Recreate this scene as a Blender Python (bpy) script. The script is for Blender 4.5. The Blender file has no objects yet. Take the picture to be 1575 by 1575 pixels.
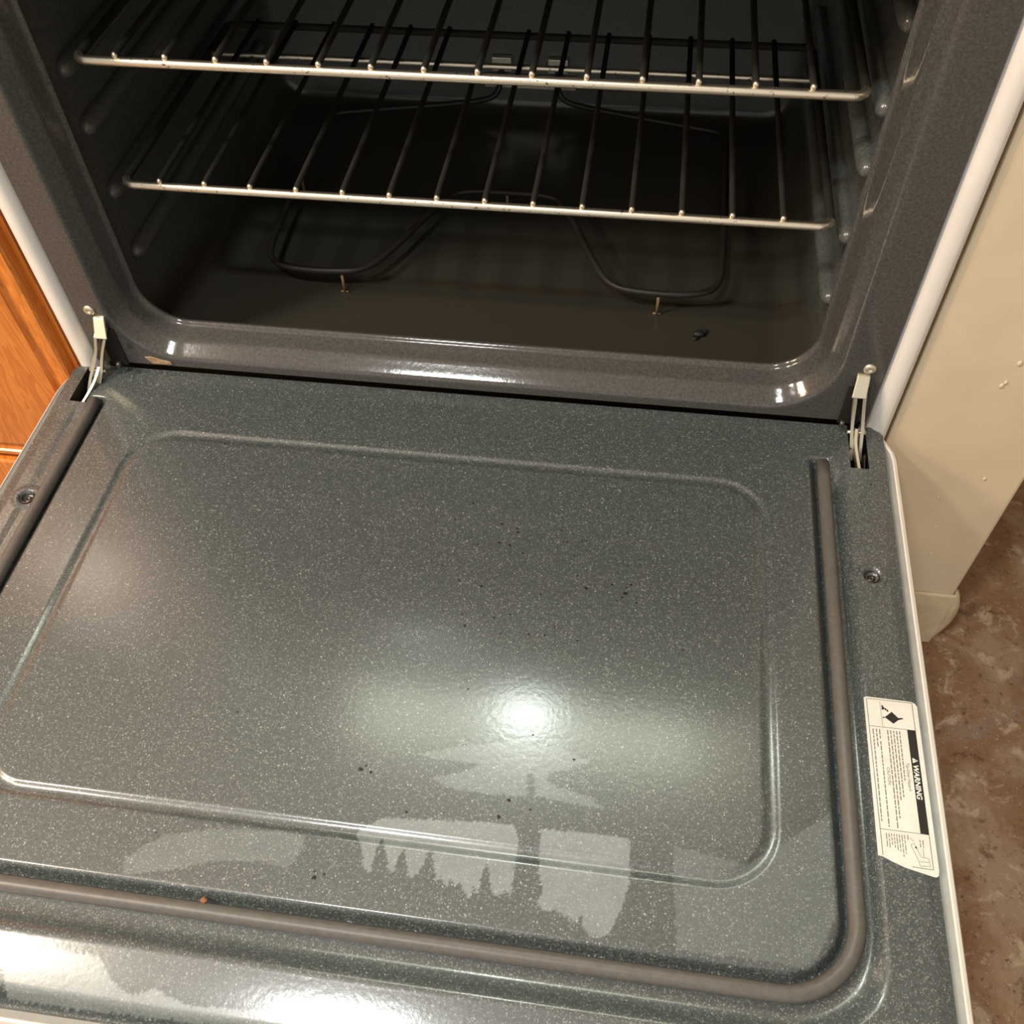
import bpy, bmesh, math, random
import numpy as np
from mathutils import Vector, Matrix
random.seed(7); rng = np.random.default_rng(7)
S = bpy.context.scene
COL = S.collection
# ---------------------------------------------------------------- camera
cd = bpy.data.cameras.new('camera'); cam = bpy.data.objects.new('camera', cd); COL.objects.link(cam)
cd.sensor_fit = 'HORIZONTAL'; cd.sensor_width = 36.0; cd.lens = 36.0 * 1486.4 / 1575.0
cd.clip_start = 0.02; cd.clip_end = 50
RX = Vector((0.9901742757775257, 0.13744177731093993, -0.025781028646272332))
RD = Vector((0.09293621610126841, -0.7845409349772035, -0.6130729002996844))
RF = Vector((-0.1044881013571797, 0.6046530238034843, -0.7896055708263888))
m = Matrix((RX, -RD, -RF)).transposed().to_4x4(); m.translation = Vector((0.14916, -0.62728, 0.64545))
cam.matrix_world = m
S.camera = cam
# ---------------------------------------------------------------- world, lights, exposure
S.view_settings.view_transform = 'Standard'; S.view_settings.look = 'None'
S.view_settings.gamma = 1.0; S.view_settings.use_curve_mapping = False
S.view_settings.exposure = 0.1
W = bpy.data.worlds.new('world'); S.world = W; W.use_nodes = True
W.node_tree.nodes['Background'].inputs[0].default_value = (1.0, 0.985, 0.94, 1)
W.node_tree.nodes['Background'].inputs[1].default_value = 0.75
def area(name, loc, sx, sy, power, color, shape='RECTANGLE'):
    l = bpy.data.lights.new(name, 'AREA'); l.shape = shape; l.size = sx
    if shape == 'RECTANGLE': l.size_y = sy
    l.energy = power; l.color = color
    o = bpy.data.objects.new(name, l); COL.objects.link(o); o.location = loc
    return o
area('ceiling_lamp', (-0.43, -1.07, 2.07), 0.24, 0.13, 23, (0.95, 0.98, 0.97))
area('ceiling_lamp', (-1.46, -0.90, 2.07), 0.24, 0.16, 38, (1.0, 0.88, 0.73))
area('hood_lamp', (0.003, 0.30, 1.245), 0.10, 0.10, 1.9, (0.90, 1.0, 0.96), 'DISK')
area('warm_fill_light', (-1.60, -0.85, 1.40), 0.40, 0.40, 22, (1.0, 0.77, 0.55), 'DISK').rotation_euler = (0, math.radians(-48), math.radians(25))  # warm fill added from the left, no lamp known there
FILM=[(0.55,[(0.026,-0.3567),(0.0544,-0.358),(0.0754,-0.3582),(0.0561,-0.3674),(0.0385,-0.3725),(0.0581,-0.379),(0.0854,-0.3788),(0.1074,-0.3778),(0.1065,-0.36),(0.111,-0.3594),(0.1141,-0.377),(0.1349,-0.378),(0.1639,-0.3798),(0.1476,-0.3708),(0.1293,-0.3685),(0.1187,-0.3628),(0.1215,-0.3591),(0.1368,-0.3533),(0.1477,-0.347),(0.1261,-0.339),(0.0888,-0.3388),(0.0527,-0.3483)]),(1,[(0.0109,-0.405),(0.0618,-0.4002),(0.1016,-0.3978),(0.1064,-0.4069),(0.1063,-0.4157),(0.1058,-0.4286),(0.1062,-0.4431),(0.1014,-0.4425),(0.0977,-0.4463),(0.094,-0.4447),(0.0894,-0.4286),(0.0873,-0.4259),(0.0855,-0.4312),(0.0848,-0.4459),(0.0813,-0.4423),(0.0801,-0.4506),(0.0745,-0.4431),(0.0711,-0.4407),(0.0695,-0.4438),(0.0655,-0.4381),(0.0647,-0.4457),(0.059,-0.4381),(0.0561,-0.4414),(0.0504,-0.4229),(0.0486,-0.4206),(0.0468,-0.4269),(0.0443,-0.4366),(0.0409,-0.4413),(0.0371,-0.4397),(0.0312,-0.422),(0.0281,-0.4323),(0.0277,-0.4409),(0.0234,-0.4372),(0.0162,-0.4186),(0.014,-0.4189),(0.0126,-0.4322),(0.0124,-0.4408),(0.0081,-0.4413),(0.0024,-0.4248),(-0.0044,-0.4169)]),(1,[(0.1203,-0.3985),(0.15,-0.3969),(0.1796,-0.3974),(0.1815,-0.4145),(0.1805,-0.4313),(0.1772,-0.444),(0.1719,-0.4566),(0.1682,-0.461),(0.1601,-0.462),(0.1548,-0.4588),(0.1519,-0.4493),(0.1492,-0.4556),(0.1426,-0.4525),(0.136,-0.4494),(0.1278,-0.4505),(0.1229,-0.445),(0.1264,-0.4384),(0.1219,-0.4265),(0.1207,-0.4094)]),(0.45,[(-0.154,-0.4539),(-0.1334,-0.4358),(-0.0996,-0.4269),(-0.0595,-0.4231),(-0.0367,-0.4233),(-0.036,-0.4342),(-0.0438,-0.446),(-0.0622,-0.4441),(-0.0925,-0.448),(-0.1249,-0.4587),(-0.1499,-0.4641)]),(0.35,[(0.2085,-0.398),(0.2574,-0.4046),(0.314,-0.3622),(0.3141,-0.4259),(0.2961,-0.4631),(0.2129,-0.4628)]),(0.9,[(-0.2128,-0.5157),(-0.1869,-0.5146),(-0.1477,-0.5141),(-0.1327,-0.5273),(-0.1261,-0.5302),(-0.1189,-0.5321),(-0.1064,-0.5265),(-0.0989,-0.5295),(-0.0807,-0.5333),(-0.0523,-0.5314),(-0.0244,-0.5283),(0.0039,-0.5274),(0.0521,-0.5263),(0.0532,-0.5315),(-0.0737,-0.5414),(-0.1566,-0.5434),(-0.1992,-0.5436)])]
CRUMBS=[(0.0297,-0.1275,1),(0.0571,-0.1467,1.3),(0.0707,-0.1498,1),(0.0718,-0.1538,1.2),(0.0578,-0.1662,1.4),(0.0662,-0.1679,1.3),(0.0784,-0.1744,1.2),(0.0404,-0.1696,1),(0.1076,-0.1475,1),(0.1099,-0.1593,0.9),(0.1131,-0.1589,0.9),(0.1252,-0.1562,1),(0.1289,-0.1557,0.9),(0.1203,-0.1719,1),(0.1053,-0.1368,0.7),(0.1618,-0.1437,1),(0.1248,-0.1913,1),(0.1326,-0.2023,1.8),(0.0311,-0.2071,1),(0.0496,-0.2105,1.4),(0.0979,-0.2121,0.9),(0.1528,-0.1961,1.1),(0.1648,-0.1977,1),(0.1682,-0.1948,1.2),(0.1641,-0.2034,1.8),(0.1619,-0.2074,1),(0.158,-0.2109,0.9),(0.1733,-0.2114,1.1),(0.039,-0.2381,1),(0.0637,-0.2381,1),(0.0764,-0.2335,1),(0.0427,-0.2478,1.3),(0.0713,-0.2513,0.9),(0.0928,-0.2498,1.1),(0.1053,-0.2488,1.1),(0.1305,-0.2504,1),(0.112,-0.241,0.8),(0.2027,-0.0855,1),(0.2108,-0.0802,0.9),(0.3501,-0.0279,1.4),(0.3646,-0.0673,1),(0.3191,-0.1356,1.5),(0.1639,-0.1764,0.8),(-0.0105,-0.3726,1.8),(-0.0031,-0.374,1.2),(-0.0074,-0.3697,0.9),(0.0962,-0.3816,1.4),(0.0909,-0.3942,1.3),(0.1116,-0.3861,0.9),(0.0277,-0.3987,1),(-0.0241,-0.4498,1.6),(-0.0178,-0.4468,1),(-0.0244,-0.4456,0.9),(0.1375,-0.3464,1),(-0.1112,-0.341,1.1),(-0.0492,-0.3145,0.8),(-0.2056,-0.0858,1.1),(-0.2091,-0.0847,0.9),(-0.1386,-0.4342,0.8),(0.2104,-0.249,0.9),(0.0543,-0.3016,0.8),(0.2169,-0.2163,0.8),(0.1851,-0.1273,0.9),(0.174,-0.1687,0.8),(0.1355,-0.1193,0.8),(0.0173,-0.1472,0.7),(0.1066,-0.3315,0.8),(0.2545,-0.1718,0.8),(0.0149,-0.1944,0.8),(0.3418,-0.0843,0.8)]
# ---------------------------------------------------------------- material helpers
def mat(name, color=(.5,.5,.5), rough=.5, metal=0.0, ior=1.5, coat=0.0):
    M = bpy.data.materials.new(name); M.use_nodes = True
    b = M.node_tree.nodes['Principled BSDF']
    b.inputs['Base Color'].default_value = (*color, 1); b.inputs['Roughness'].default_value = rough
    b.inputs['Metallic'].default_value = metal; b.inputs['IOR'].default_value = ior
    b.inputs['Coat Weight'].default_value = coat; b.inputs['Coat Roughness'].default_value = .08
    return M
class NT:
    def __init__(s, M): s.t = M.node_tree; s.b = s.t.nodes['Principled BSDF']
    def n(s, typ, **kw):
        x = s.t.nodes.new('ShaderNode' + typ)
        for k, v in kw.items():
            if k.startswith('i_'):
                key = k[2:]; key = int(key) if key.isdigit() else key.replace('_', ' ')
                x.inputs[key].default_value = v
            else: setattr(x, k, v)
        return x
    def l(s, a, ao, b, bi): s.t.links.new(a.outputs[ao], b.inputs[bi])
    def math(s, op, a, b=None, clamp=False):
        x = s.t.nodes.new('ShaderNodeMath'); x.operation = op; x.use_clamp = clamp
        for i, v in enumerate((a, b)):
            if v is None: continue
            if isinstance(v, (int, float)): x.inputs[i].default_value = v
            else: s.t.links.new(v, x.inputs[i])
        return x.outputs[0]
    def mix(s, fac, a, b, blend='MIX'):
        x = s.t.nodes.new('ShaderNodeMix'); x.data_type = 'RGBA'; x.blend_type = blend
        for i, v in ((0, fac), (6, a), (7, b)):
            if isinstance(v, (int, float)): x.inputs[i].default_value = v
            elif isinstance(v, tuple): x.inputs[i].default_value = (*v, 1) if len(v) == 3 else v
            else: s.t.links.new(v, x.inputs[i])
        return x.outputs[2]
    def coords(s, scale=(1,1,1)):
        c = s.n('TexCoord'); m = s.n('Mapping'); m.inputs['Scale'].default_value = scale
        s.l(c, 'Object', m, 'Vector'); return m.outputs[0]
    def noise(s, vec, scale, detail=3, rough=.5, dist=0.0):
        x = s.n('TexNoise'); x.inputs['Scale'].default_value = scale; x.inputs['Detail'].default_value = detail
        x.inputs['Roughness'].default_value = rough; x.inputs['Distortion'].default_value = dist
        s.t.links.new(vec, x.inputs['Vector']); return x.outputs['Fac']
    def ramp(s, fac, lo, hi):
        x = s.n('MapRange'); x.interpolation_type = 'SMOOTHSTEP'
        x.inputs['From Min'].default_value = lo; x.inputs['From Max'].default_value = hi
        s.t.links.new(fac, x.inputs['Value']); return x.outputs[0]
    def bump(s, height, strength, dist):
        x = s.n('Bump'); x.inputs['Strength'].default_value = strength; x.inputs['Distance'].default_value = dist
        s.t.links.new(height, x.inputs['Height']); s.l(x, 'Normal', s.b, 'Normal'); s.l(x, 'Normal', s.b, 'Coat Normal')
    def base(s, sock): s.t.links.new(sock, s.b.inputs['Base Color'])
def flecks(t, vec, scale, size, lo):
    v = t.n('TexVoronoi'); v.inputs['Scale'].default_value = scale; t.t.links.new(vec, v.inputs['Vector'])
    sep = t.n('SeparateColor'); t.l(v, 'Color', sep, 0)
    r = t.math('MULTIPLY', sep.outputs[0], size)                      # random radius per cell
    on = t.math('GREATER_THAN', sep.outputs[1], lo)
    d = t.math('SUBTRACT', r, v.outputs['Distance'])
    f = t.ramp(d, 0.0, 0.10)
    return t.math('MULTIPLY', f, on), sep.outputs[2]
def enamel(name, base, fl, amount, rough, film=False, bump=.10, ior=1.62, r0=.50):
    M = mat(name, base, r0, ior=ior, coat=1.0); t = NT(M); v = t.coords()
    t.b.inputs['Coat Roughness'].default_value = rough; t.b.inputs['Coat IOR'].default_value = 1.5
    f1, r1 = flecks(t, v, 520, .40, .58); f2, r2 = flecks(t, v, 1050, .75, .30)
    mott = t.noise(v, 420, 4, .65)
    c = t.mix(t.ramp(mott, .3, .7), tuple(x*.72 for x in base), tuple(x*1.28 for x in base))
    c = t.mix(t.math('MULTIPLY', f2, t.math('MULTIPLY', r2, amount*.55)), c, fl)
    c = t.mix(t.math('MULTIPLY', f1, t.math('MULTIPLY', r1, amount)), c, fl)
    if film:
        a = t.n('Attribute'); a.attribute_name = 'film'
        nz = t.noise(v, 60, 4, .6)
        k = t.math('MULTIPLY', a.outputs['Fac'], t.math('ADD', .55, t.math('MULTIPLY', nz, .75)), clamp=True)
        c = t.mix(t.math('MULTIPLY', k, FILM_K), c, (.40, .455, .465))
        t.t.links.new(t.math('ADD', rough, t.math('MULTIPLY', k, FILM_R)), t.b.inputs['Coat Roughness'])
    t.base(c)
    peel = t.noise(v, 260, 2, .5); t.bump(peel, bump, .0012)
    return M
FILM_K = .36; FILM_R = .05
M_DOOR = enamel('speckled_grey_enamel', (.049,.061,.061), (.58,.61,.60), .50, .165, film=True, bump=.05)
M_FRAME = enamel('speckled_dark_enamel', (.055,.053,.049), (.30,.28,.25), .16, .10, bump=.04, ior=1.30, r0=.6)
M_CAV = enamel('oven_liner_enamel', (.072,.076,.069), (.2,.2,.18), .08, .22, bump=.03, ior=1.3, r0=.6)
def floor_tone():                                                        # liner colour turns darker brown towards the oven floor
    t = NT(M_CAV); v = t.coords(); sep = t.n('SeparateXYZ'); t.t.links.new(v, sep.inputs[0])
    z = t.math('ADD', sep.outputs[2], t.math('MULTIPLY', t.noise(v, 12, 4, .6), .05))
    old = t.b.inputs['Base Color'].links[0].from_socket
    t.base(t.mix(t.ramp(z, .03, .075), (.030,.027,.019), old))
floor_tone()
M_CHROME = mat('plated_wire', (.78,.68,.52), .36, 1.0)
def rusty():
    t = NT(M_CHROME); v = t.coords(); n = t.noise(v, 260, 4, .7)
    t.base(t.mix(t.ramp(n, .60, .68), (.86,.76,.60), (.10,.06,.03)))
rusty()
M_WIRESHADE = mat('shaded_wire', (.024,.023,.019), .6, .0)  # near-black wire colour, paints the shade behind the rack fronts
M_WIRESHADE.node_tree.nodes['Principled BSDF'].inputs['Specular IOR Level'].default_value = .15
M_STEEL = mat('zinc_plated_steel', (.74,.69,.54), .42, .9)
M_DARKSTEEL = mat('dark_steel', (.09,.08,.07), .35, .8)
M_ELEM = mat('heating_element_sheath', (.022,.019,.016), .5, .2)
M_RUST = mat('rusty_wire', (.22,.15,.07), .6, .3)
M_BLACK = mat('recess_shade', (.010,.009,.008), .6)  # black colour standing in for shade in gaps and slots
def paint(name, c, rough=.35, var=.05, sc=14, bump=0):
    M = mat(name, c, rough); t = NT(M); v = t.coords(); n = t.noise(v, sc, 5, .6)
    t.base(t.mix(t.ramp(n, .3, .75), tuple(x*(1-var) for x in c), tuple(min(1, x*(1+var)) for x in c)))
    if bump: t.bump(t.noise(v, 35, 3, .5), bump, .004)
    return M
M_WHITE = paint('white_appliance_paint', (.78,.74,.68), .25)
M_CREAM = paint('cream_gloss_wall_paint', (.72,.60,.42), .30, .06, 9, .06)
M_BASEB = paint('cream_baseboard', (.62,.51,.34), .4, .12, 30)
M_WALL = paint('pale_wall_paint', (.62,.56,.46), .7)
M_TRIM = paint('grey_rolled_edge', (.33,.33,.31), .45, .08, 60)
M_WARMWALL = paint('tan_wall_paint', (.46,.32,.20), .6)
M_CEIL = paint('ceiling_paint', (.78,.76,.72), .8)
M_GASKET = paint('grey_brown_gasket', (.112,.104,.094), .42, .12, 260)
def wood(name, scale_long):
    M = mat(name, (.6,.2,.03), .32, coat=.5); t = NT(M); v = t.coords((1, 1, scale_long))
    w = t.noise(v, 26, 3, .55, 1.2)
    rings = t.math('FRACT', t.math('MULTIPLY', w, 9.0))
    g = t.noise(t.coords((1, 1, .05)), 520, 3, .6)
    c = t.mix(t.ramp(rings, .0, .9), (.70,.235,.036), (.56,.165,.020))
    c = t.mix(t.ramp(g, .55, .75), c, (.42,.115,.014))
    t.base(c); t.bump(g, .12, .001); return M
M_WOOD = wood('varnished_oak', .16)
M_WOODE = wood('varnished_oak_frame', .05)
def vinyl():
    M = mat('stone_pattern_vinyl', (.3,.2,.12), .38); t = NT(M); v = t.coords()
    a = t.noise(v, 9, 6, .62, .6); b = t.noise(v, 34, 6, .7, .4); d = t.noise(v, 150, 4, .75)
    c = t.mix(t.ramp(a, .40, .60), (.265,.145,.075), (.370,.260,.165))
    c = t.mix(t.math('MULTIPLY', t.ramp(t.noise(v, 17, 5, .65, .5), .54, .64), .8), c, (.28,.20,.15))
    c = t.mix(t.math('MULTIPLY', t.ramp(b, .53, .66), .8), c, (.56,.44,.31))
    c = t.mix(t.math('MULTIPLY', t.ramp(t.noise(v, 48, 6, .72, .5), .56, .66), .75), c, (.120,.066,.036))
    c = t.mix(t.math('MULTIPLY', t.ramp(d, .57, .68), .8), c, (.055,.035,.022))
    c = t.mix(t.math('MULTIPLY', t.ramp(t.noise(v, 300, 3, .7), .60, .70), .6), c, (.66,.56,.44))
    t.base(c); t.bump(d, .10, .002); return M
M_FLOOR = vinyl()
M_PAPER = paint('label_paper', (.73,.72,.66), .35, .04, 90)
M_INK = mat('label_black_ink', (.020,.018,.016), .4)
M_GREYINK = mat('label_small_print', (.17,.165,.145), .5)
M_LABELWHITE = mat('label_white_print', (.86,.85,.80), .4)
M_CRUMB = mat('charred_crumb', (.008,.007,.006), .6)
M_TAN = paint('baked_on_food', (.36,.25,.14), .6, .3, 200)
M_LENS = mat('lamp_lens', (.9,.9,.9), .3)
# ---------------------------------------------------------------- object helpers
def link(name, me, parent=None, mats=()):
    o = bpy.data.objects.new(name, me); COL.objects.link(o)
    for x in mats: me.materials.append(x)
    if parent: o.parent = parent
    return o
def tag(o, label, cat, group=None, kind=None):
    o['label'] = label; o['category'] = cat
    if group: o['group'] = group
    if kind: o['kind'] = kind
    return o
def struct(o, kind='structure'): o['kind'] = kind; return o
def empty(name, loc, parent=None):
    o = bpy.data.objects.new(name, None); COL.objects.link(o); o.location = loc; o.empty_display_size = .05
    if parent: o.parent = parent
    return o
def mesh(name, verts, faces, smooth=False):
    me = bpy.data.meshes.new(name); me.from_pydata([tuple(map(float, v)) for v in verts], [], [tuple(map(int, f)) for f in faces]); me.update()
    if smooth: me.polygons.foreach_set('use_smooth', [True]*len(me.polygons))
    return me
class MB:
    """collects shapes for ONE mesh"""
    def __init__(s): s.v = []; s.f = []; s.mi = []
    def add(s, v, f, mi=0):
        k = len(s.v); s.v += [tuple(x) for x in v]; s.f += [tuple(i+k for i in q) for q in f]; s.mi += [mi]*len(f)
    def box(s, lo, hi, mi=0):
        x0,y0,z0 = lo; x1,y1,z1 = hi
        s.add([(x0,y0,z0),(x1,y0,z0),(x1,y1,z0),(x0,y1,z0),(x0,y0,z1),(x1,y0,z1),(x1,y1,z1),(x0,y1,z1)],
              [(0,3,2,1),(4,5,6,7),(0,1,5,4),(1,2,6,5),(2,3,7,6),(3,0,4,7)], mi)
    def tube(s, pts, r, n=10, closed=False, cap=True, mi=0):
        P = [Vector(p) for p in pts]; N = len(P); rs = r if isinstance(r, (list, tuple)) else [r]*N
        T = []
        for i in range(N):
            a = P[(i-1) % N] if closed or i > 0 else P[i]; b = P[(i+1) % N] if closed or i < N-1 else P[i]
            T.append((b-a).normalized())
        up = Vector((0,0,1)) if abs(T[0].z) < .9 else Vector((0,1,0))
        u = (up - T[0]*up.dot(T[0])).normalized(); V = []; F = []
        for i in range(N):
            u = (u - T[i]*u.dot(T[i])).normalized(); w = T[i].cross(u)
            for k in range(n):
                a = 2*math.pi*k/n; V.append(P[i] + (u*math.cos(a) + w*math.sin(a))*rs[i])
        for i in range(N if closed else N-1):
            j = (i+1) % N
            for k in range(n): F.append((i*n+k, j*n+k, j*n+(k+1) % n, i*n+(k+1) % n))
        if cap and not closed:
            F.append(tuple(range(n-1, -1, -1))); F.append(tuple((N-1)*n+k for k in range(n)))
        s.add(V, F, mi)
    def prism(s, poly, axis, a, b, mi=0):
        """extrude a 2D polygon along axis 0/1/2"""
        def put(p, t): return {0: (t, p[0], p[1]), 1: (p[0], t, p[1]), 2: (p[0], p[1], t)}[axis]
        n = len(poly); V = [put(p, a) for p in poly] + [put(p, b) for p in poly]
        F = [tuple(range(n-1, -1, -1)), tuple(range(n, 2*n))] + [(i, (i+1) % n, n+(i+1) % n, n+i) for i in range(n)]
        s.add(V, F, mi)
    def build(s, name, mats, parent=None, smooth=False, bevel=0, fixn=True, auto=None):
        me = mesh(name, s.v, s.f, smooth)
        me.polygons.foreach_set('material_index', s.mi)
        if fixn:
            bm = bmesh.new(); bm.from_mesh(me); bmesh.ops.recalc_face_normals(bm, faces=bm.faces); bm.to_mesh(me); bm.free()
        o = link(name, me, parent, mats if isinstance(mats, (list, tuple)) else [mats])
        if bevel:
            b = o.modifiers.new('bevel', 'BEVEL'); b.width = bevel; b.segments = 3; b.limit_method = 'ANGLE'
        if auto:
            me.polygons.foreach_set('use_smooth', [True]*len(me.polygons)); me.set_sharp_from_angle(angle=math.radians(auto))
        return o
def rrect(cx, cz, hx, hz, r, seg=12, n=1):
    """rounded rectangle points (ccw) with outward normals"""
    out = []
    for q, (sx, sz) in enumerate(((1,-1),(1,1),(-1,1),(-1,-1))):
        a0 = -math.pi/2 + q*math.pi/2
        for k in range(seg+1):
            a = a0 + k/seg*math.pi/2
            out.append(((cx+sx*(hx-r)+r*math.cos(a), cz+sz*(hz-r)+r*math.sin(a)), (math.cos(a), math.sin(a))))
    return out
def smooth01(x): x = np.clip(x, 0, 1); return x*x*(3-2*x)
# ---------------------------------------------------------------- the room
FZ = -.347; CZ = 2.09
def slab(name, lo, hi, M):
    b = MB(); b.box(lo, hi); return struct(b.build(name, M))
slab('floor', (-2.4,-2.6,FZ-.05), (2.2,.70,FZ), M_FLOOR)
slab('ceiling', (-2.4,-2.6,CZ), (2.2,.70,CZ+.05), M_CEIL)
slab('wall_back', (-2.4,.70,FZ), (2.2,.80,CZ), M_WALL)
slab('wall_left', (-2.5,-2.7,FZ), (-2.4,.80,CZ), M_WARMWALL)
slab('wall_far_right', (2.2,-2.7,FZ), (2.3,.80,CZ), M_WALL)
# partition end to the right of the oven
b = MB(); b.box((.3895,.002,FZ+.0005), (.5235,.699,CZ-.001)); w = b.build('wall_right', M_CREAM, bevel=.004); struct(w)
# small paint drips and runs on the face of the partition
b = MB()
for (x, z, r) in ((.466,.086,.0022),(.461,.060,.0020),(.463,.064,.0016),(.488,-.058,.0016),(.477,-.18,.0014),(.468,-.135,.0013),(.4565,-.09,.001)):
    P = []; F = []
    for i in range(5):
        for k in range(10):
            a = 2*math.pi*k/10; rr = r*math.cos(i/4*math.pi/2*.98)
            P.append((x+rr*math.cos(a), .0018-.0010*math.sin(i/4*math.pi/2), z+1.5*rr*math.sin(a)))
    for i in range(4):
        for k in range(10): F.append((i*10+k, i*10+(k+1) % 10, (i+1)*10+(k+1) % 10, (i+1)*10+k))
    b.add(P, F)
o = b.build('paint_drip', M_CREAM, w, smooth=True)
# vinyl baseboard round the partition end
b = MB()
prof = [(.0,.000),(-.0035,.002),(-.0035,.088),(-.0025,.095),(.0,.097)]
pr = [(y+.0015, FZ+.001+z) for y, z in prof]
b.prism([(y, z) for y, z in pr], 0, .389, .5245)
o = b.build('baseboard_right', M_BASEB, auto=40); struct(o)
# peeling end of the baseboard curling away at the right corner
b = MB(); n = 12; V = []; F = []
for i in range(n+1):
    t = i/n; zz = FZ+.002+t*.094; bul = .013*math.sin(math.pi*min(1, t*1.0))**.7
    for (dx, dy) in ((0.0, -.0035), (.0035+bul*.9, .004), (.0035+bul, .010), (.002, .012)):
        V.append((.5245+dx, .002+dy, zz))
for i in range(n):
    for k in range(4): F.append((i*4+k, i*4+(k+1) % 4, (i+1)*4+(k+1) % 4, (i+1)*4+k))
F += [(3,2,1,0), tuple(n*4+k for k in range(4))]
b.add(V, F); o2 = b.build('trim_1', M_BASEB, smooth=True); struct(o2)
# ---------------------------------------------------------------- oven
oven = tag(empty('oven', (0, .3, FZ)), 'white oven with its dark speckled enamel door hanging fully open', 'oven')
def part(o, parent=oven):
    """parent while keeping the world position"""
    o.parent = parent; o.matrix_parent_inverse = Matrix.Translation(parent_loc(parent)).inverted(); return o
def parent_loc(p): return Vector(p.location)               # every parent here keeps its own location as its world place
# --- side panels
spr = [(.3635,.012),(.3652,.0075),(.3675,.0030),(.3700,-.0006),(.3728,-.0030),(.3760,-.0041),(.3800,-.0043),(.3835,-.0032),(.3853,.0003),(.3858,.0060),(.3858,.66),(.3635,.66)]
for s in (-1, 1):
    b = MB(); poly = [(s*x + (.0050 if s < 0 else 0), y) for x, y in spr]; b.prism(poly, 2, FZ+.02, .575); part(b.build('side_panel', M_WHITE, auto=50))
# --- face frame with rolled lip (sweep round the opening)
OX, OZ0, OZ1 = .330, .0155, .408
base = rrect(0, (OZ0+OZ1)/2, OX, (OZ1-OZ0)/2, .060, 18)
# the upper corners are tighter than the lower ones
base = base[:19] + rrect(0, (OZ0+OZ1)/2, OX, (OZ1-OZ0)/2, .026, 18)[19:57] + base[57:]
lipprof = [(-.006,.0),(-.0025,.0),(-.0008,.0003),(.0006,.0013),(.0018,.0028),(.0050,.0075),(.0082,.0122),(.0095,.0140),(.0106,.0160),(.0114,.0185),(.0150,.0275),(.0158,.0300),(.0170,.0316),(.0182,.0325),(.0190,.0340),(.0186,.0362),(.0170,.0372),(.0100,.0380)]
V = []; F = []; n = len(base); FB = .0062
def clampouter(p, nrm):   # ray from the lip to the outer rectangle of the frame
    x, z = p
    return (max(-.3640, min(.3640, x + nrm[0]*1.0)), max(FB, min(.545, z + nrm[1]*1.0)))
ring = []
for (p, nm) in base:
    x, z = p; 
    # outermost ring: project on the outer rectangle along the corner bisector
    tx = ((.3640 if nm[0] > 0 else .3600)-abs(x))/max(abs(nm[0]), 1e-6) if abs(nm[0]) > 1e-6 else 1e9
    tz = ((.545-z) if nm[1] > 0 else (z-FB))/max(abs(nm[1]), 1e-6) if abs(nm[1]) > 1e-6 else 1e9
    t = min(tx, tz); ring.append((x+nm[0]*t, 0.0, z+nm[1]*t))
V += ring
for (o_, y_) in lipprof:
    for (p, nm) in base: V.append((p[0]-nm[0]*o_, y_, p[1]-nm[1]*o_))
for i in range(len(lipprof)):
    for k in range(n): F.append((i*n+k, i*n+(k+1) % n, (i+1)*n+(k+1) % n, (i+1)*n+k))
# fill the corners of the outer rectangle
for (cx, cz) in ((.364,FB),(.364,.545),(-.360,.545),(-.360,FB)):
    c = len(V); V.append((cx, 0, cz))
    idx = [k for k in range(n) if (V[k][0]*cx > 0) and ((V[k][2]-.24)*(cz-.24) > 0)]
    for k in range(n):
        k2 = (k+1) % n
        if k in idx and k2 in idx: F.append((c, k2, k))
b = MB(); b.add(V, F); o = b.build('face_frame', M_FRAME, auto=38); part(o)
# --- cavity liner
base2 = rrect(0, .207, .320, .209, .040, 10); V = []; F = []; n = len(base2)
ys = [.0375, .05, .1, .2, .3, .4, .47, .490, .497, .500]; ins = [0,0,0,0,0,0,0,.002,.007,.015]
for y_, q in zip(ys, ins):
    for (p, nm) in base2: V.append((p[0]-nm[0]*q, y_, p[1]-nm[1]*q))
for i in range(len(ys)-1):
    for k in range(n): F.append((i*n+k, (i+1)*n+k, (i+1)*n+(k+1) % n, i*n+(k+1) % n))
F.append(tuple((len(ys)-1)*n+k for k in range(n)))
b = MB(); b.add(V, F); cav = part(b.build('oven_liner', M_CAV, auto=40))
def subpart(o, p): return part(o, p)
for z_ in (.089, .1525, .214, .2635, .325):
    for s in (-1, 1):
        b = MB(); r = .0085
        pts = [(s*.3175, y, z_) for y in (.058,.060,.064,.070,.25,.45,.462)]
        b.tube(pts, [.001,.005,.0075,r,r,r,.002], 12); subpart(b.build('rack_guide', M_CAV, smooth=True), cav)
# outer insulation shell, cooktop and rear guard (above the view; they shade and reflect)
b = MB(); b.box((-.3580,.03,-.055),(-.328,.64,.56)); b.box((.328,.03,-.055),(.3625,.64,.56)); b.box((-.3625,.51,-.055),(.3625,.64,.56)); b.box((-.3625,.04,-.055),(.3625,.51,-.006)); b.box((-.3625,.04,.420),(.3625,.51,.56))
part(b.build('body_shell', M_DARKSTEEL))
b = MB(); b.box((-.384,-.018,.556),(.384,.64,.585)); part(b.build('cooktop', M_WHITE, bevel=.008))
b = MB(); b.box((-.384,.57,.586),(.384,.64,.70)); part(b.build('back_guard', M_WHITE, bevel=.01))
b = MB(); b.box((-.363,.006,FZ+.04),(.363,.03,-.062)); part(b.build('drawer_front', M_WHITE, bevel=.006))
b = MB(); b.box((-.360,.012,-.058),(.3635,.030,-.004)); part(b.build('gap_shade_panel', M_BLACK))  # black panel added as the shade in the gap under the lip
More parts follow.
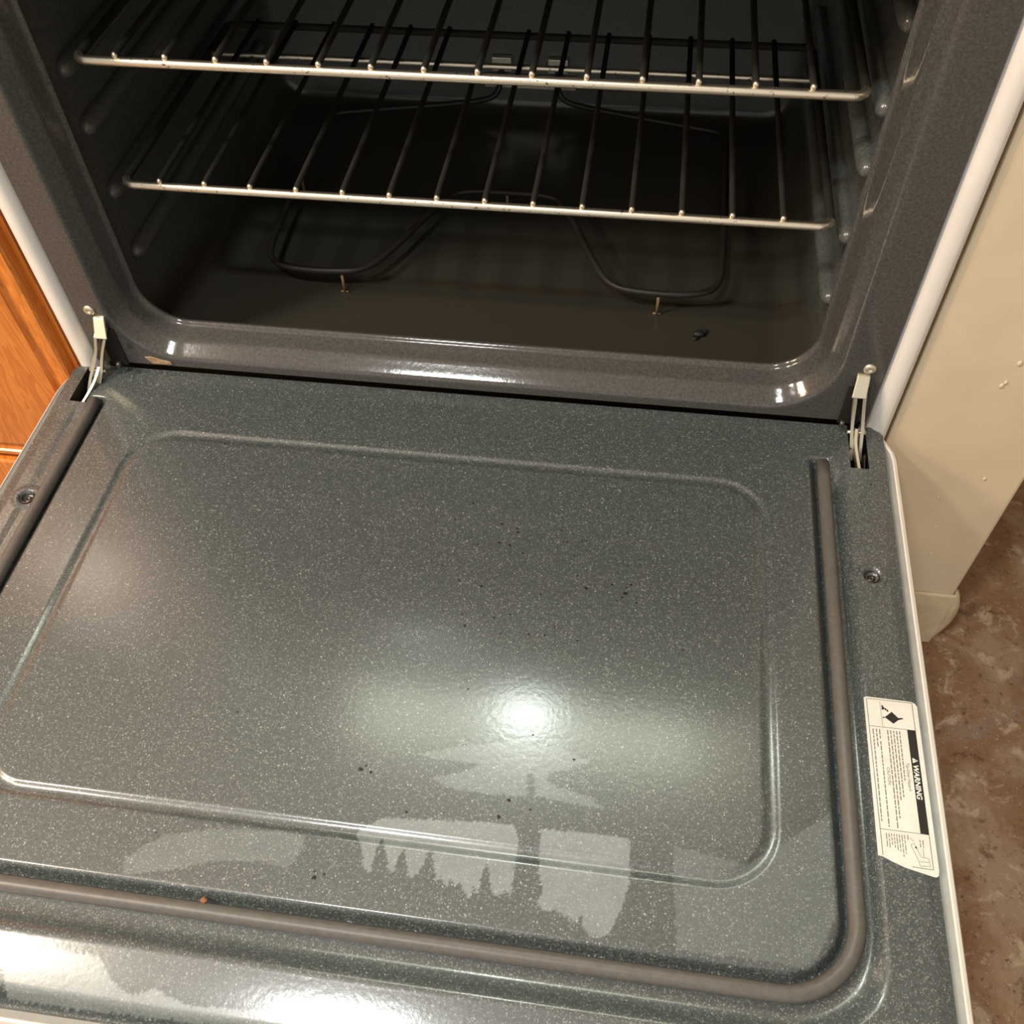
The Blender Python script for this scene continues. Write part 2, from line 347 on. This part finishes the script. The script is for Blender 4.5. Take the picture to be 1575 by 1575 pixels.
# --- heating element on the oven floor
def smoothpath(pts, closed=False, it=3):
    P = [Vector(p) for p in pts]
    for _ in range(it):
        Q = [] if closed else [P[0]]
        for i in range(len(P) if closed else len(P)-1):
            a, c = P[i], P[(i+1) % len(P)]
            Q += [a*.75+c*.25, a*.25+c*.75]
        if not closed: Q.append(P[-1])
        P = Q
    return P
ez = .0215
half = [(.034,.499,.058),(.034,.488,.056),(.036,.478,.030),(.060,.474,ez),(.205,.440,ez),(.236,.432,ez),(.237,.40,ez),(.236,.19,ez),(.230,.150,ez),(.205,.138,ez),(.165,.137,ez),(.130,.141,ez),(.110,.165,ez),(.066,.275,ez),(.048,.290,ez),(.0,.291,ez)]
pts = half + [(-x, y, z) for x, y, z in half[::-1][1:]]
b = MB(); b.tube(smoothpath(pts), .0034, 10); el = part(b.build('heating_element', M_ELEM, smooth=True))
for (x, y) in ((-.148,.134),(.173,.134),(0,.291),(-.237,.30),(.237,.30)):
    b = MB(); b.tube([(x, y, ez-.002), (x, y, -.0015)], .0016, 8); b.tube([(x-.004,y,-.0008),(x+.004,y,-.0008)], .0012, 6)
    subpart(b.build('support_leg', M_RUST, smooth=True), el)
b = MB(); b.box((-.056,.4935,.030),(.056,.4985,.046)); subpart(b.build('terminal_plate', M_STEEL, bevel=.001), el)
for s in (-1, 1):
    b = MB(); b.box((s*.034-.012,.491,.052),(s*.034+.012,.4985,.069)); subpart(b.build('terminal_block', M_STEEL, bevel=.001), el)
# --- frame screws
def screw(name, loc, r, nrm='y', M=M_STEEL, parent=oven):
    b = MB(); V = []; F = []; n = 20
    prof = [(1.0,0),(1.0,.16),(.86,.34),(.62,.44),(.40,.46),(.30,.28),(.12,.20)]
    for (q, h) in prof:
        for k in range(n):
            a = 2*math.pi*k/n; star = 1.0 if q > .35 else (1+.35*math.cos(6*a))
            V.append((r*q*star*math.cos(a), r*q*star*math.sin(a), r*h))
    for i in range(len(prof)-1):
        for k in range(n): F.append((i*n+k, i*n+(k+1) % n, (i+1)*n+(k+1) % n, (i+1)*n+k))
    F.append(tuple((len(prof)-1)*n+k for k in range(n)))
    if nrm == 'y': V = [(x, -z, y) for x, y, z in V]
    b.add([(x+loc[0], y+loc[1], z+loc[2]) for x, y, z in V], F)
    return part(b.build(name, M, smooth=True), parent)
for x in (.3510, -.3440): screw('frame_screw', (x, -.0002, .0700), .0052)
# ---------------------------------------------------------------- open door
door_e = None
PX0, PX1, PY0, PY1 = -.3846, .3802, -.549, -.0005
GC, GH, GY, GR = -.0108, .3368, -.4790, .050          # gasket centre x, half width, front y, corner radius
st = .0013
xs = np.linspace(PX0, PX1, int((PX1-PX0)/st)+1); ysg = np.linspace(PY0, PY1, int((PY1-PY0)/st)+1)
X, Y = np.meshgrid(xs, ysg)
def sdrr(X, Y, cx, cy, hx, hy, r):
    qx = np.abs(X-cx)-(hx-r); qy = np.abs(Y-cy)-(hy-r)
    return np.hypot(np.maximum(qx, 0), np.maximum(qy, 0)) + np.minimum(np.maximum(qx, qy), 0) - r
D = sdrr(X, Y, GC, GY+.40, GH, .40, GR)                 # the far side lies behind the hinge edge
def heights(X, Y, D):
    f1 = smooth01((-.041-Y)/.004); f2 = smooth01((-.040-Y)/.035)
    inner = smooth01((D+.0140)/.0085)
    wide = .0105*smooth01((-.435-Y)/.045)                    # the outer bank is broader along the front
    outer = 1-smooth01((D-.0100)/(.0085+wide))
    h = -.0088*np.where(D < .004, inner*f1, outer*f2*(1-.72*smooth01((-.325-X)/.012)*smooth01((Y+.44)/.03))) - .0012*smooth01((D-.010)/.01)*f2
    # the front flange leans away from the oven and rolls over at its end
    h = h - np.where(Y < -.500, (-.500-Y)*.135+1.3*(-.500-Y)**2, 0)*smooth01((D-.020)/.01)
    h = h - .006*smooth01((-.536-Y)/.011)
    h = h - .0016*smooth01((X-(PX1-.010))/.010) - .0016*smooth01(((PX0+.012)-X)/.012)
    # pressed racetrack groove in the middle of the panel
    g = np.abs(sdrr(X, Y, -.0065, -.2485, .2800, .1680, .040))
    h = h - .0017*np.clip(1-(g/.0054)**2, 0, None)
    for (sx, sy) in ((.3580,-.1620), (-.3595,-.1650)):
        r = np.hypot(X-sx, Y-sy); h = h + .0008*(1-smooth01((r-.0100)/.004)) - .0048*(1-smooth01((r-.0040)/.0042))
    return h
H = heights(X, Y, D)
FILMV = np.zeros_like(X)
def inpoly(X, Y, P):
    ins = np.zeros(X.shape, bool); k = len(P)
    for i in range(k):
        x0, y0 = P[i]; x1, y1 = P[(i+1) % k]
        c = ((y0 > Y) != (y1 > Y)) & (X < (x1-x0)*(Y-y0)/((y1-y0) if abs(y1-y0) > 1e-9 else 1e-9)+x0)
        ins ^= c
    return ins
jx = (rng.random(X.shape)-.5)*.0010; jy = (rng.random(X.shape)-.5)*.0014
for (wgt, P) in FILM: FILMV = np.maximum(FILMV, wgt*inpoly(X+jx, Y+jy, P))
nx, ny = len(xs), len(ysg)
fx = (xs[:-1]+xs[1:])/2; fy = (ysg[:-1]+ysg[1:])/2
FX, FY = np.meshgrid(fx, fy)
slot = (FY > -.0505) & (((FX > .3485) & (FX < .3645)) | ((FX > -.3700) & (FX < -.3535)))
corner = ((FX > .3802-.004*smooth01((FY+.010)/.01)) | (FX < -.3846+.004*smooth01((FY+.012)/.012))) & (FY > -.012)
keep = ~(slot | corner)
I = (np.arange(ny-1)[:, None]*nx + np.arange(nx-1)[None, :])
Q = np.stack([I, I+1, I+nx+1, I+nx], -1)[keep]
co = np.stack([X.ravel(), Y.ravel(), H.ravel()], -1)
me = bpy.data.meshes.new('door'); me.vertices.add(len(co)); me.vertices.foreach_set('co', co.astype(np.float32).ravel())
me.loops.add(Q.size); me.polygons.add(len(Q)); me.loops.foreach_set('vertex_index', Q.astype(np.int32).ravel())
me.polygons.foreach_set('loop_start', (np.arange(len(Q))*4).astype(np.int32))
me.polygons.foreach_set('use_smooth', np.ones(len(Q), bool))
me.update(calc_edges=True)
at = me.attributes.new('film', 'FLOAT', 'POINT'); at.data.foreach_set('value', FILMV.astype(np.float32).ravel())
me.validate()
bm = bmesh.new(); bm.from_mesh(me); bmesh.ops.delete(bm, geom=[v for v in bm.verts if not v.link_faces], context='VERTS'); bm.to_mesh(me); bm.free()
door = link('door', me, None, [M_DOOR]); part(door)
# white outer shell of the door
path = [(-.3790,-.004),(-.3850,-.010),(-.3915,-.030)] 
outl = [(-.3795,-.001),(-.3850,-.009),(-.3900,-.022),(-.3920,-.034),(-.3920,-.537),(-.3890,-.549),(-.3810,-.5585),(.3800,-.5585),(.3885,-.549),(.3920,-.537),(.3920,-.034),(.3905,-.024),(.3840,-.010),(.3800,-.001)]
sprof = [(.0200,-.020),(.0122,-.0155),(.0116,-.0062),(.0055,-.0044),(.0046,-.0032),(.0022,-.0042),(.0004,-.0075),(.0,-.012),(.0,-.044),(.004,-.048)]
def offs(i):
    P = [Vector(p) for p in outl]; a = P[max(i-1, 0)]; c = P[min(i+1, len(P)-1)]
    t = (c-a).normalized(); return Vector((-t.y, t.x))
V = []; F = []
for i, p in enumerate(outl):
    nv = offs(i); lift = 0.0; wd = .62 if p[0] < -.3 else 1.0
    for (o_, z_) in sprof: V.append((p[0]+nv.x*o_*wd, p[1]+nv.y*o_*wd, z_+lift))
k = len(sprof)
for i in range(len(outl)-1):
    for j in range(k-1): F.append((i*k+j, (i+1)*k+j, (i+1)*k+j+1, i*k+j+1))
F.append(tuple(i*k+k-1 for i in range(len(outl))))
b = MB(); b.add(V, F); b.mi = [1 if (i % (k-1)) < 3 and i < (len(outl)-1)*(k-1) else 0 for i in range(len(F))]
part(b.build('outer_shell', [M_WHITE, M_TRIM], auto=35), door)
# black boxes painting the shade inside the door below the hinge slots
for (u0, u1) in ((.346,.367),(-.3725,-.351)):
    b = MB(); b.box((u0,-.054,-.040),(u1,-.002,-.036))
    b.box((u0,-.054,-.036),(u0+.0012,-.002,-.0015)); b.box((u1-.0012,-.054,-.036),(u1,-.002,-.0015)); b.box((u0+.0012,-.054,-.036),(u1-.0012,-.0520,-.0015))
    part(b.build('hinge_pocket', M_BLACK), door)
# gasket
gp = [(GC+GH, -.044)]
for k in range(15):
    a = -k/14*math.pi/2; gp.append((GC+GH-GR+GR*math.cos(a), GY+GR+GR*math.sin(a)))
for k in range(15):
    a = -math.pi/2-k/14*math.pi/2; gp.append((GC-GH+GR+GR*math.cos(a), GY+GR+GR*math.sin(a)))
gp.append((GC-GH, -.044))
full = []
for i in range(len(gp)-1):
    a, c = Vector(gp[i]), Vector(gp[i+1]); m_ = max(1, int((c-a).length/.02))
    for q in range(m_): full.append(a.lerp(c, q/m_))
full.append(Vector(gp[-1]))
b = MB(); b.tube([(p.x, p.y, -.0036) for p in full], .0055, 16)
gasket = part(b.build('door_gasket', M_GASKET, smooth=True), door)
for (x, y) in ((.3580,-.1620), (-.3595,-.1650)):
    zz = -.0058; screw('door_screw', (x, y, zz), .0034, 'z', M_DARKSTEEL, door)
    b = MB(); ringp = [(x+.0054*math.cos(a), y+.0054*math.sin(a), -.0028) for a in np.linspace(0, 2*math.pi, 25)[:-1]]
    b.tube(ringp, .0006, 8, closed=True); part(b.build('screw_ring', M_DARKSTEEL, smooth=True), door)
# ---------------------------------------------------------------- warning label on the right flange
LZ = -.00085
def text_geo(txt, size, bold=0.0, xsc=1.0):
    c = bpy.data.curves.new('t', 'FONT'); c.body = txt; c.size = size; c.offset = bold
    o = bpy.data.objects.new('t', c); COL.objects.link(o)
    dg = bpy.context.evaluated_depsgraph_get(); me = bpy.data.meshes.new_from_object(o.evaluated_get(dg))
    v = [(p.co.x*xsc, p.co.y) for p in me.vertices]; f = [tuple(p.vertices) for p in me.polygons]
    bpy.data.objects.remove(o); bpy.data.curves.remove(c); bpy.data.meshes.remove(me)
    return v, f
lab = MB()
def L(u, v): return (.14916+(.1966+v)*.9815, -.62728+(.36328-u)*.9815)                 # u runs along the label, v towards the door's edge
def lpoly(pts, layer, mi):
    lab.add([(*L(u, v), LZ+layer*.00012) for u, v in pts], [tuple(range(len(pts)))], mi)
def lrect(u0, v0, u1, v1, layer, mi): lpoly([(u0,v0),(u1,v0),(u1,v1),(u0,v1)], layer, mi)
def lline(u0, v0, u1, v1, w, layer, mi):
    d = Vector((u1-u0, v1-v0)).normalized()*w/2; q = Vector((-d.y, d.x))
    lpoly([(u0+q.x,v0+q.y),(u0-q.x,v0-q.y),(u1-q.x,v1-q.y),(u1+q.x,v1+q.y)], layer, mi)
def ltext(txt, u, v, size, layer, mi, bold=0.0, xsc=1.0, shear=0.0):
    V, F = text_geo(txt, size, bold, xsc)
    lab.add([(*L(u+x+shear*y, v+y), LZ+layer*.00012) for x, y in V], F, mi)
# paper: torn corner at the lower left end
paper = [(.001,.0),(.0,.002),(.0005,.034),(.0018,.0368),(.004,.0380),(.124,.0388),(.1275,.0380),(.1285,.0365),(.1282,.034),(.1245,.017),(.1215,.009),(.1188,.003),(.1185,.0)]
lab.add([(*L(u, v), LZ) for u, v in paper] + [(*L(u, v), LZ-.0002) for u, v in paper],
        [tuple(range(len(paper)))] + [(i, (i+1) % 13, 13+(i+1) % 13, 13+i) for i in range(13)], 0)
for a in ((.0016,.0018,.0016,.0345),(.0016,.0345,.1238,.0352),(.1238,.0352,.1234,.0215),(.0016,.0018,.1180,.0032)): lline(*a, .00035, 1, 1)
lline(.0236,.0020,.0236,.0345,.0003,1,1); lline(.1000,.0030,.1002,.0350,.0003,1,1)
lpoly([(.0238,.0288),(.0999,.0295),(.1001,.0350),(.0238,.0345)], 1, 1)
tri = [(.0478,.0300),(.0478,.0338),(.0440,.0319)]
tri = [(.0452,.0301),(.0492,.0301),(.0472,.0337)]
lpoly(tri, 2, 2); lrect(.04695,.0313,.04745,.0326,3,1); lrect(.04695,.0305,.04745,.0309,3,1)
ltext('WARNING', .0502, .0301, .0050, 2, 2, .00012, 1.05, .16)
ltext('Tip-Over Hazard', .0495, .0252, .0031, 1, 3, .00002, .97)
ltext('CAUTION:', .0545, .0115, .0030, 1, 3, .00002, .95)
def words(v, u0, u1, mi=3, h=.00075):
    u = u0
    while u < u1-.001:
        w = random.uniform(.0016, .0048); lrect(u, v, min(u+w, u1), v+h, 1, mi); u += w+.0007
for v, e in ((.0229,.0632),(.0208,.0770),(.0187,.0778),(.0166,.0925),(.0145,.0982)): words(v, .0256, e)
words(.0088,.0256,.0335); words(.0088,.0350,.0980); words(.0066,.0256,.0395); words(.0042,.0256,.0945)
for i in range(8): words(.0065+i*.0017, .1025, .1120+i*.0007+random.uniform(-.002,.002), 3, .00055)
# tipping range pictogram
lline(.0032,.0113,.0232,.0118,.00025,1,3)
lpoly([(.0105,.0192),(.0155,.0138),(.0200,.0196),(.0168,.0232),(.0152,.0272),(.0146,.0262),(.0150,.0235)], 1, 1)
lpoly([(.0150,.0133),(.0160,.0120),(.0164,.0124),(.0158,.0140)], 1, 1)
for (u, v) in ((.0068,.0128),(.0082,.0136),(.0090,.0150),(.0100,.0163),(.0088,.0128)):
    lpoly([(u+.0010*math.cos(a), v+.0007*math.sin(a)) for a in np.linspace(0, 2*math.pi, 9)[:-1]], 1, 1)
# door drawing at the far end
for a in ((.1085,.0222,.1190,.0262),(.1085,.0222,.1073,.0245),(.1073,.0245,.1160,.0282),(.1190,.0262,.1222,.0268),(.1222,.0268,.1218,.0335),(.1218,.0335,.1166,.0330),(.1166,.0330,.1160,.0282),(.1195,.0268,.1190,.0331),(.1060,.0245,.1040,.0222),(.1160,.0300,.1100,.0300)): lline(*a, .0003, 1, 3)
lpoly([(.1100,.0245),(.1112,.0262),(.1092,.0258)], 1, 1)
for v in (.0283,.0302): words(v, .1045, .1095, 3, .0006)
words(.0205, .1022, .1070, 3, .0006)
o = lab.build('warning_label', [M_PAPER, M_INK, M_LABELWHITE, M_GREYINK], None, fixn=False); part(o, door)
o['label'] = 'white tip-over warning label with black band'
# ---------------------------------------------------------------- hinges
def hinge(cx, sl, slot_c):
    h = part(empty('hinge', (cx, 0, .05)))
    s = 1 if cx > 0 else -1
    b = MB()   # folded steel cap that hooks into the frame
    w = .0056
    V = []
    for (y, z, ww, sk) in ((.0005,.0640,w*.95,.0),(-.0028,.0632,w*.95,.0),(-.0140,.0478,w*1.08,-.0014),(-.0125,.0466,w*1.08,-.0014),(-.0030,.0580,w,0),(.0005,.0595,w,0)):
        V += [(cx-ww+sk*sl, y, z), (cx+ww+sk*sl, y, z)]
    F = [(2*i, 2*i+1, 2*((i+1) % 6)+1, 2*((i+1) % 6)) for i in range(6)] + [tuple(range(0, 12, 2)), tuple(range(11, 0, -2))]
    b.add(V, F); part(b.build('hinge_cap', M_STEEL, bevel=.0008), h)
    for k in (-1, 1):
        b = MB(); n = 14; pts = []
        for i in range(n+1):
            t = i/n; y = -.0125-.0185*t+.004*math.sin(t*math.pi); z = .0480-.0600*t
            x = cx+k*.0041 + (slot_c-cx)*t + k*.0009*math.sin(t*7+cx*30)*(1 if cx < 0 else .35)
            pts.append((x, y, z))
        V = []; F = []
        for i, (x, y, z) in enumerate(pts):
            wd = .0085+.004*math.sin(i/n*math.pi)
            for (dx, dy) in ((-.0014, 0), (.0014, 0), (.0014, wd), (-.0014, wd)): V.append((x+dx, y+dy, z+dy*.55))
        for i in range(n):
            for q in range(4): F.append((i*4+q, i*4+(q+1) % 4, (i+1)*4+(q+1) % 4, (i+1)*4+q))
        F += [(3,2,1,0), tuple(n*4+q for q in range(4))]
        b.add(V, F); part(b.build('hinge_arm', M_STEEL, auto=40), h)
        b = MB(); x, y, z = pts[9]; b.tube([(x-.0035, y+.004, z), (x+.0035, y+.004, z)], .0016, 10); part(b.build('rivet', M_STEEL, smooth=True), h)
    b = MB(); n = 10; V = []; F = []   # long link running into the slot
    for i in range(n+1):
        t = i/n; y = -.0180-.0315*t; z = .0200*(1-t)**1.3-.0050; x = cx+(slot_c-cx)*.5*(1+t)-sl*.0008*math.sin(t*5)
        for (dx, dy) in ((-.0012, 0), (.0012, 0), (.0012, .008), (-.0012, .008)): V.append((x+dx, y+dy, z-dy*.9))
    for i in range(n):
        for q in range(4): F.append((i*4+q, i*4+(q+1) % 4, (i+1)*4+(q+1) % 4, (i+1)*4+q))
    F += [(3,2,1,0), tuple(n*4+q for q in range(4))]
    b.add(V, F); part(b.build('hinge_link', M_STEEL, auto=40), h)
    b = MB(); b.prism([(-.030,-.010),(-.0450,-.012),(-.0495,-.006),(-.034,.000)], 0, slot_c+.0045, slot_c+.0053); part(b.build('hinge_spring_clip', M_DARKSTEEL), h)
    b = MB(); b.box((cx-.0085,-.0012,.004),(cx+.0085,.0006,.0485)); part(b.build('hinge_slot_shade', M_BLACK), h)  # black box in place of a cut hole, painting its shade
    b = MB(); b.tube([(cx-s*.0100, -.0135, .0160), (cx-s*.0060, -.0135, .0160)], .0034, 12); part(b.build('pivot_pin', M_DARKSTEEL, smooth=True), h)
    return h
h1 = hinge(.3480, 1, .3570); h2 = hinge(-.3370, -1, -.3600)
# ---------------------------------------------------------------- oven racks
def rack(z, label, cross_y, back_y):
    root = tag(empty('oven_rack', (0, .06, z)), label, 'oven rack', 'wire racks in the oven')
    b = MB(); r = .0036; y0 = .060; R = .010
    pts = []
    for (cx, cy, a0) in ((.3015-R, y0+R, -90), (.3015-R, back_y-R, 0), (-.3015+R, back_y-R, 90), (-.3015+R, y0+R, 180)):
        for k in range(9):
            a = math.radians(a0+k*90/8); pts.append((cx+R*math.cos(a), cy+R*math.sin(a), z))
    b.tube(pts, r, 12, closed=True); o = b.build('rack_frame', [M_CHROME, M_WIRESHADE], smooth=True); part(o, root)
    for p in o.data.polygons: p.material_index = 1 if p.center.y > y0+.0085 else 0  # faces behind the front bar take the painted shade colour
    b = MB(); b.tube([(-.300,cross_y,z-.0005),(-.295,cross_y,z-.0005),(.295,cross_y,z-.0005),(.300,cross_y,z-.0005)], .0029, 12); part(b.build('cross_bar', M_CHROME, smooth=True), root)
    for i in range(14):
        x = -.2665+i*.0407
        b = MB(); yy = y0-.0022; rr = .0026
        P = [(x, yy-.0001, z+.0053), (x, yy+.0004, z+.0053), (x, yy+.0012, z+.0054), (x, yy+.0024, z+.0055), (x, yy+.02, z+.0057), (x, (y0+back_y)/2, z+.0057), (x, back_y-.002, z+.0057)]
        b.tube(P, [rr*.25, rr*.62, rr*.9, rr, rr, rr, rr], 10); o = b.build('rack_wire', [M_CHROME, M_WIRESHADE], smooth=True); part(o, root)
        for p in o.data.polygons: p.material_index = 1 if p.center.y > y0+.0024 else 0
    return root
rack(.2745, 'upper chrome wire rack in the open oven, nearest the top of the photo', .290, .44)
rack(.1640, 'lower chrome wire rack in the open oven, with a spotted front bar', .2905, .352)
# ---------------------------------------------------------------- oak cabinet left of the oven
cab = tag(empty('wooden_cabinet', (-.8, .3, FZ)), 'orange oak base cabinet standing left of the oven', 'cabinet')
b = MB(); b.box((-1.30,.004,FZ+.001),(-.388,.64,.54)); part(b.build('cabinet_body', M_WOODE, bevel=.001), cab)
b = MB()
prof = [(0,.004),(0,-.0115),(.0016,-.0148),(.0046,-.0158),(.0072,-.0155),(.0085,-.0125),(.0130,-.0095),(.0190,-.0105),(.0215,-.0140),(.0225,-.0172),(.0250,-.0180)]
x1, x0, z0, z1 = -.3930, -.86, -.1430, .50
rr = [((x1,z0),(1,-1)),((x1,z1),(1,1)),((x0,z1),(-1,1)),((x0,z0),(-1,-1))]
V = []; F = []
for (o_, y_) in prof:
    for (p, nm) in rr: V.append((p[0]-nm[0]*o_, y_*.65 if y_ < 0 else y_, p[1]-nm[1]*o_))
for i in range(len(prof)-1):
    for k in range(4): F.append((i*4+k, i*4+(k+1) % 4, (i+1)*4+(k+1) % 4, (i+1)*4+k))
F.append(tuple((len(prof)-1)*4+k for k in range(4)))
b.add(V, F); part(b.build('cabinet_door', M_WOOD, auto=30), cab)
b = MB(); b.box((-.86,-.014,FZ+.10),(-.393,.003,-.150)); part(b.build('bottom_rail', M_WOODE, bevel=.003), cab)
# ---------------------------------------------------------------- range hood over the oven (its lamp lights the cooktop and shows in the door)
hood = tag(empty('range_hood', (0, .45, 1.25)), 'white range hood over the cooktop, seen only as a reflection in the door', 'range hood')
b = MB(); b.prism([(.16,1.36),(.19,1.262),(.20,1.255),(.699,1.255),(.699,1.44),(.30,1.44)], 0, -.38, .38); part(b.build('hood_shell', M_WHITE, bevel=.005), hood)
ML = bpy.data.materials.new('lit_hood_lens'); ML.use_nodes = True
_b = ML.node_tree.nodes['Principled BSDF']; _b.inputs['Base Color'].default_value = (.8,.8,.7,1)
_b.inputs['Emission Color'].default_value = (.90,1.0,.78,1); _b.inputs['Emission Strength'].default_value = 8.5
b = MB(); b.box((-.37,.19,1.2505),(.37,.36,1.2546)); part(b.build('lamp_lens', ML, bevel=.001), hood)
# ---------------------------------------------------------------- dirt
def blob(b, x, y, z, r, flat=.6, mi=0):
    V = []; n = 7
    for i in range(1, 4):
        for k in range(n):
            a = 2*math.pi*k/n+i; rr = r*math.sin(math.pi*i/4)*random.uniform(.65,1.25)
            V.append((x+rr*math.cos(a), y+rr*math.sin(a)*random.uniform(.7,1), z+r*flat*(1+math.cos(math.pi*i/4))*.5))
    V += [(x, y, z+r*flat), (x, y, z)]
    F = []
    for i in range(2):
        for k in range(n): F.append((i*n+k, i*n+(k+1) % n, (i+1)*n+(k+1) % n, (i+1)*n+k))
    for k in range(n): F.append((3*n, (k+1) % n, k)); F.append((3*n+1, 2*n+k, 2*n+(k+1) % n))
    b.add(V, F, mi)
def hz(x, y):
    a, c = np.array([[x]]), np.array([[y]])
    return float(heights(a, c, sdrr(a, c, GC, GY+.40, GH, .40, GR))[0, 0])
b = MB()
for (x, y, s) in CRUMBS: blob(b, x, y, hz(x, y)-.0002, .00105*s)
for _ in range(60):
    x = random.gauss(.12,.11); y = random.gauss(-.21,.10)
    if -.28 < x < .31 and -.45 < y < -.02: blob(b, x, y, hz(x, y)-.0002, random.uniform(.0003,.00065))
tag(b.build('burnt_crumbs', M_CRUMB), 'tiny black burnt crumbs scattered over the open oven door', 'crumbs', kind='stuff')
b = MB(); blob(b, 0, 0, 0, .0065, .7); blob(b, .006, .004, 0, .004, .8); blob(b, -.003, -.006, 0, .004, .6)
o = b.build('charred_lump', M_CRUMB, smooth=True); o.location = (.2150, .1080, -.002); tag(o, 'black charred lump lying on the oven floor near its right front corner', 'burnt food')
b = MB(); pl = [(-.013,.0035),(-.006,.0045),(.003,.0015),(.012,-.0005),(.013,-.0040),(-.007,-.0045)]
b.prism(pl, 1, -.0012, -.0001); o = b.build('food_flake', M_TAN, bevel=.0004); o.location = (-.2960, 0, .0125)
tag(o, 'tan flake of baked food stuck under the lower left corner of the oven rim', 'food flake')
b = MB(); blob(b, 0, 0, 0, .0028, .9); o = b.build('rust_crumb', paint('rusty_crumb', (.22,.085,.03), .6)); o.location = (-.0910, -.4732, -.0012)
tag(o, 'small rust-brown crumb on the front run of the door gasket', 'crumb')
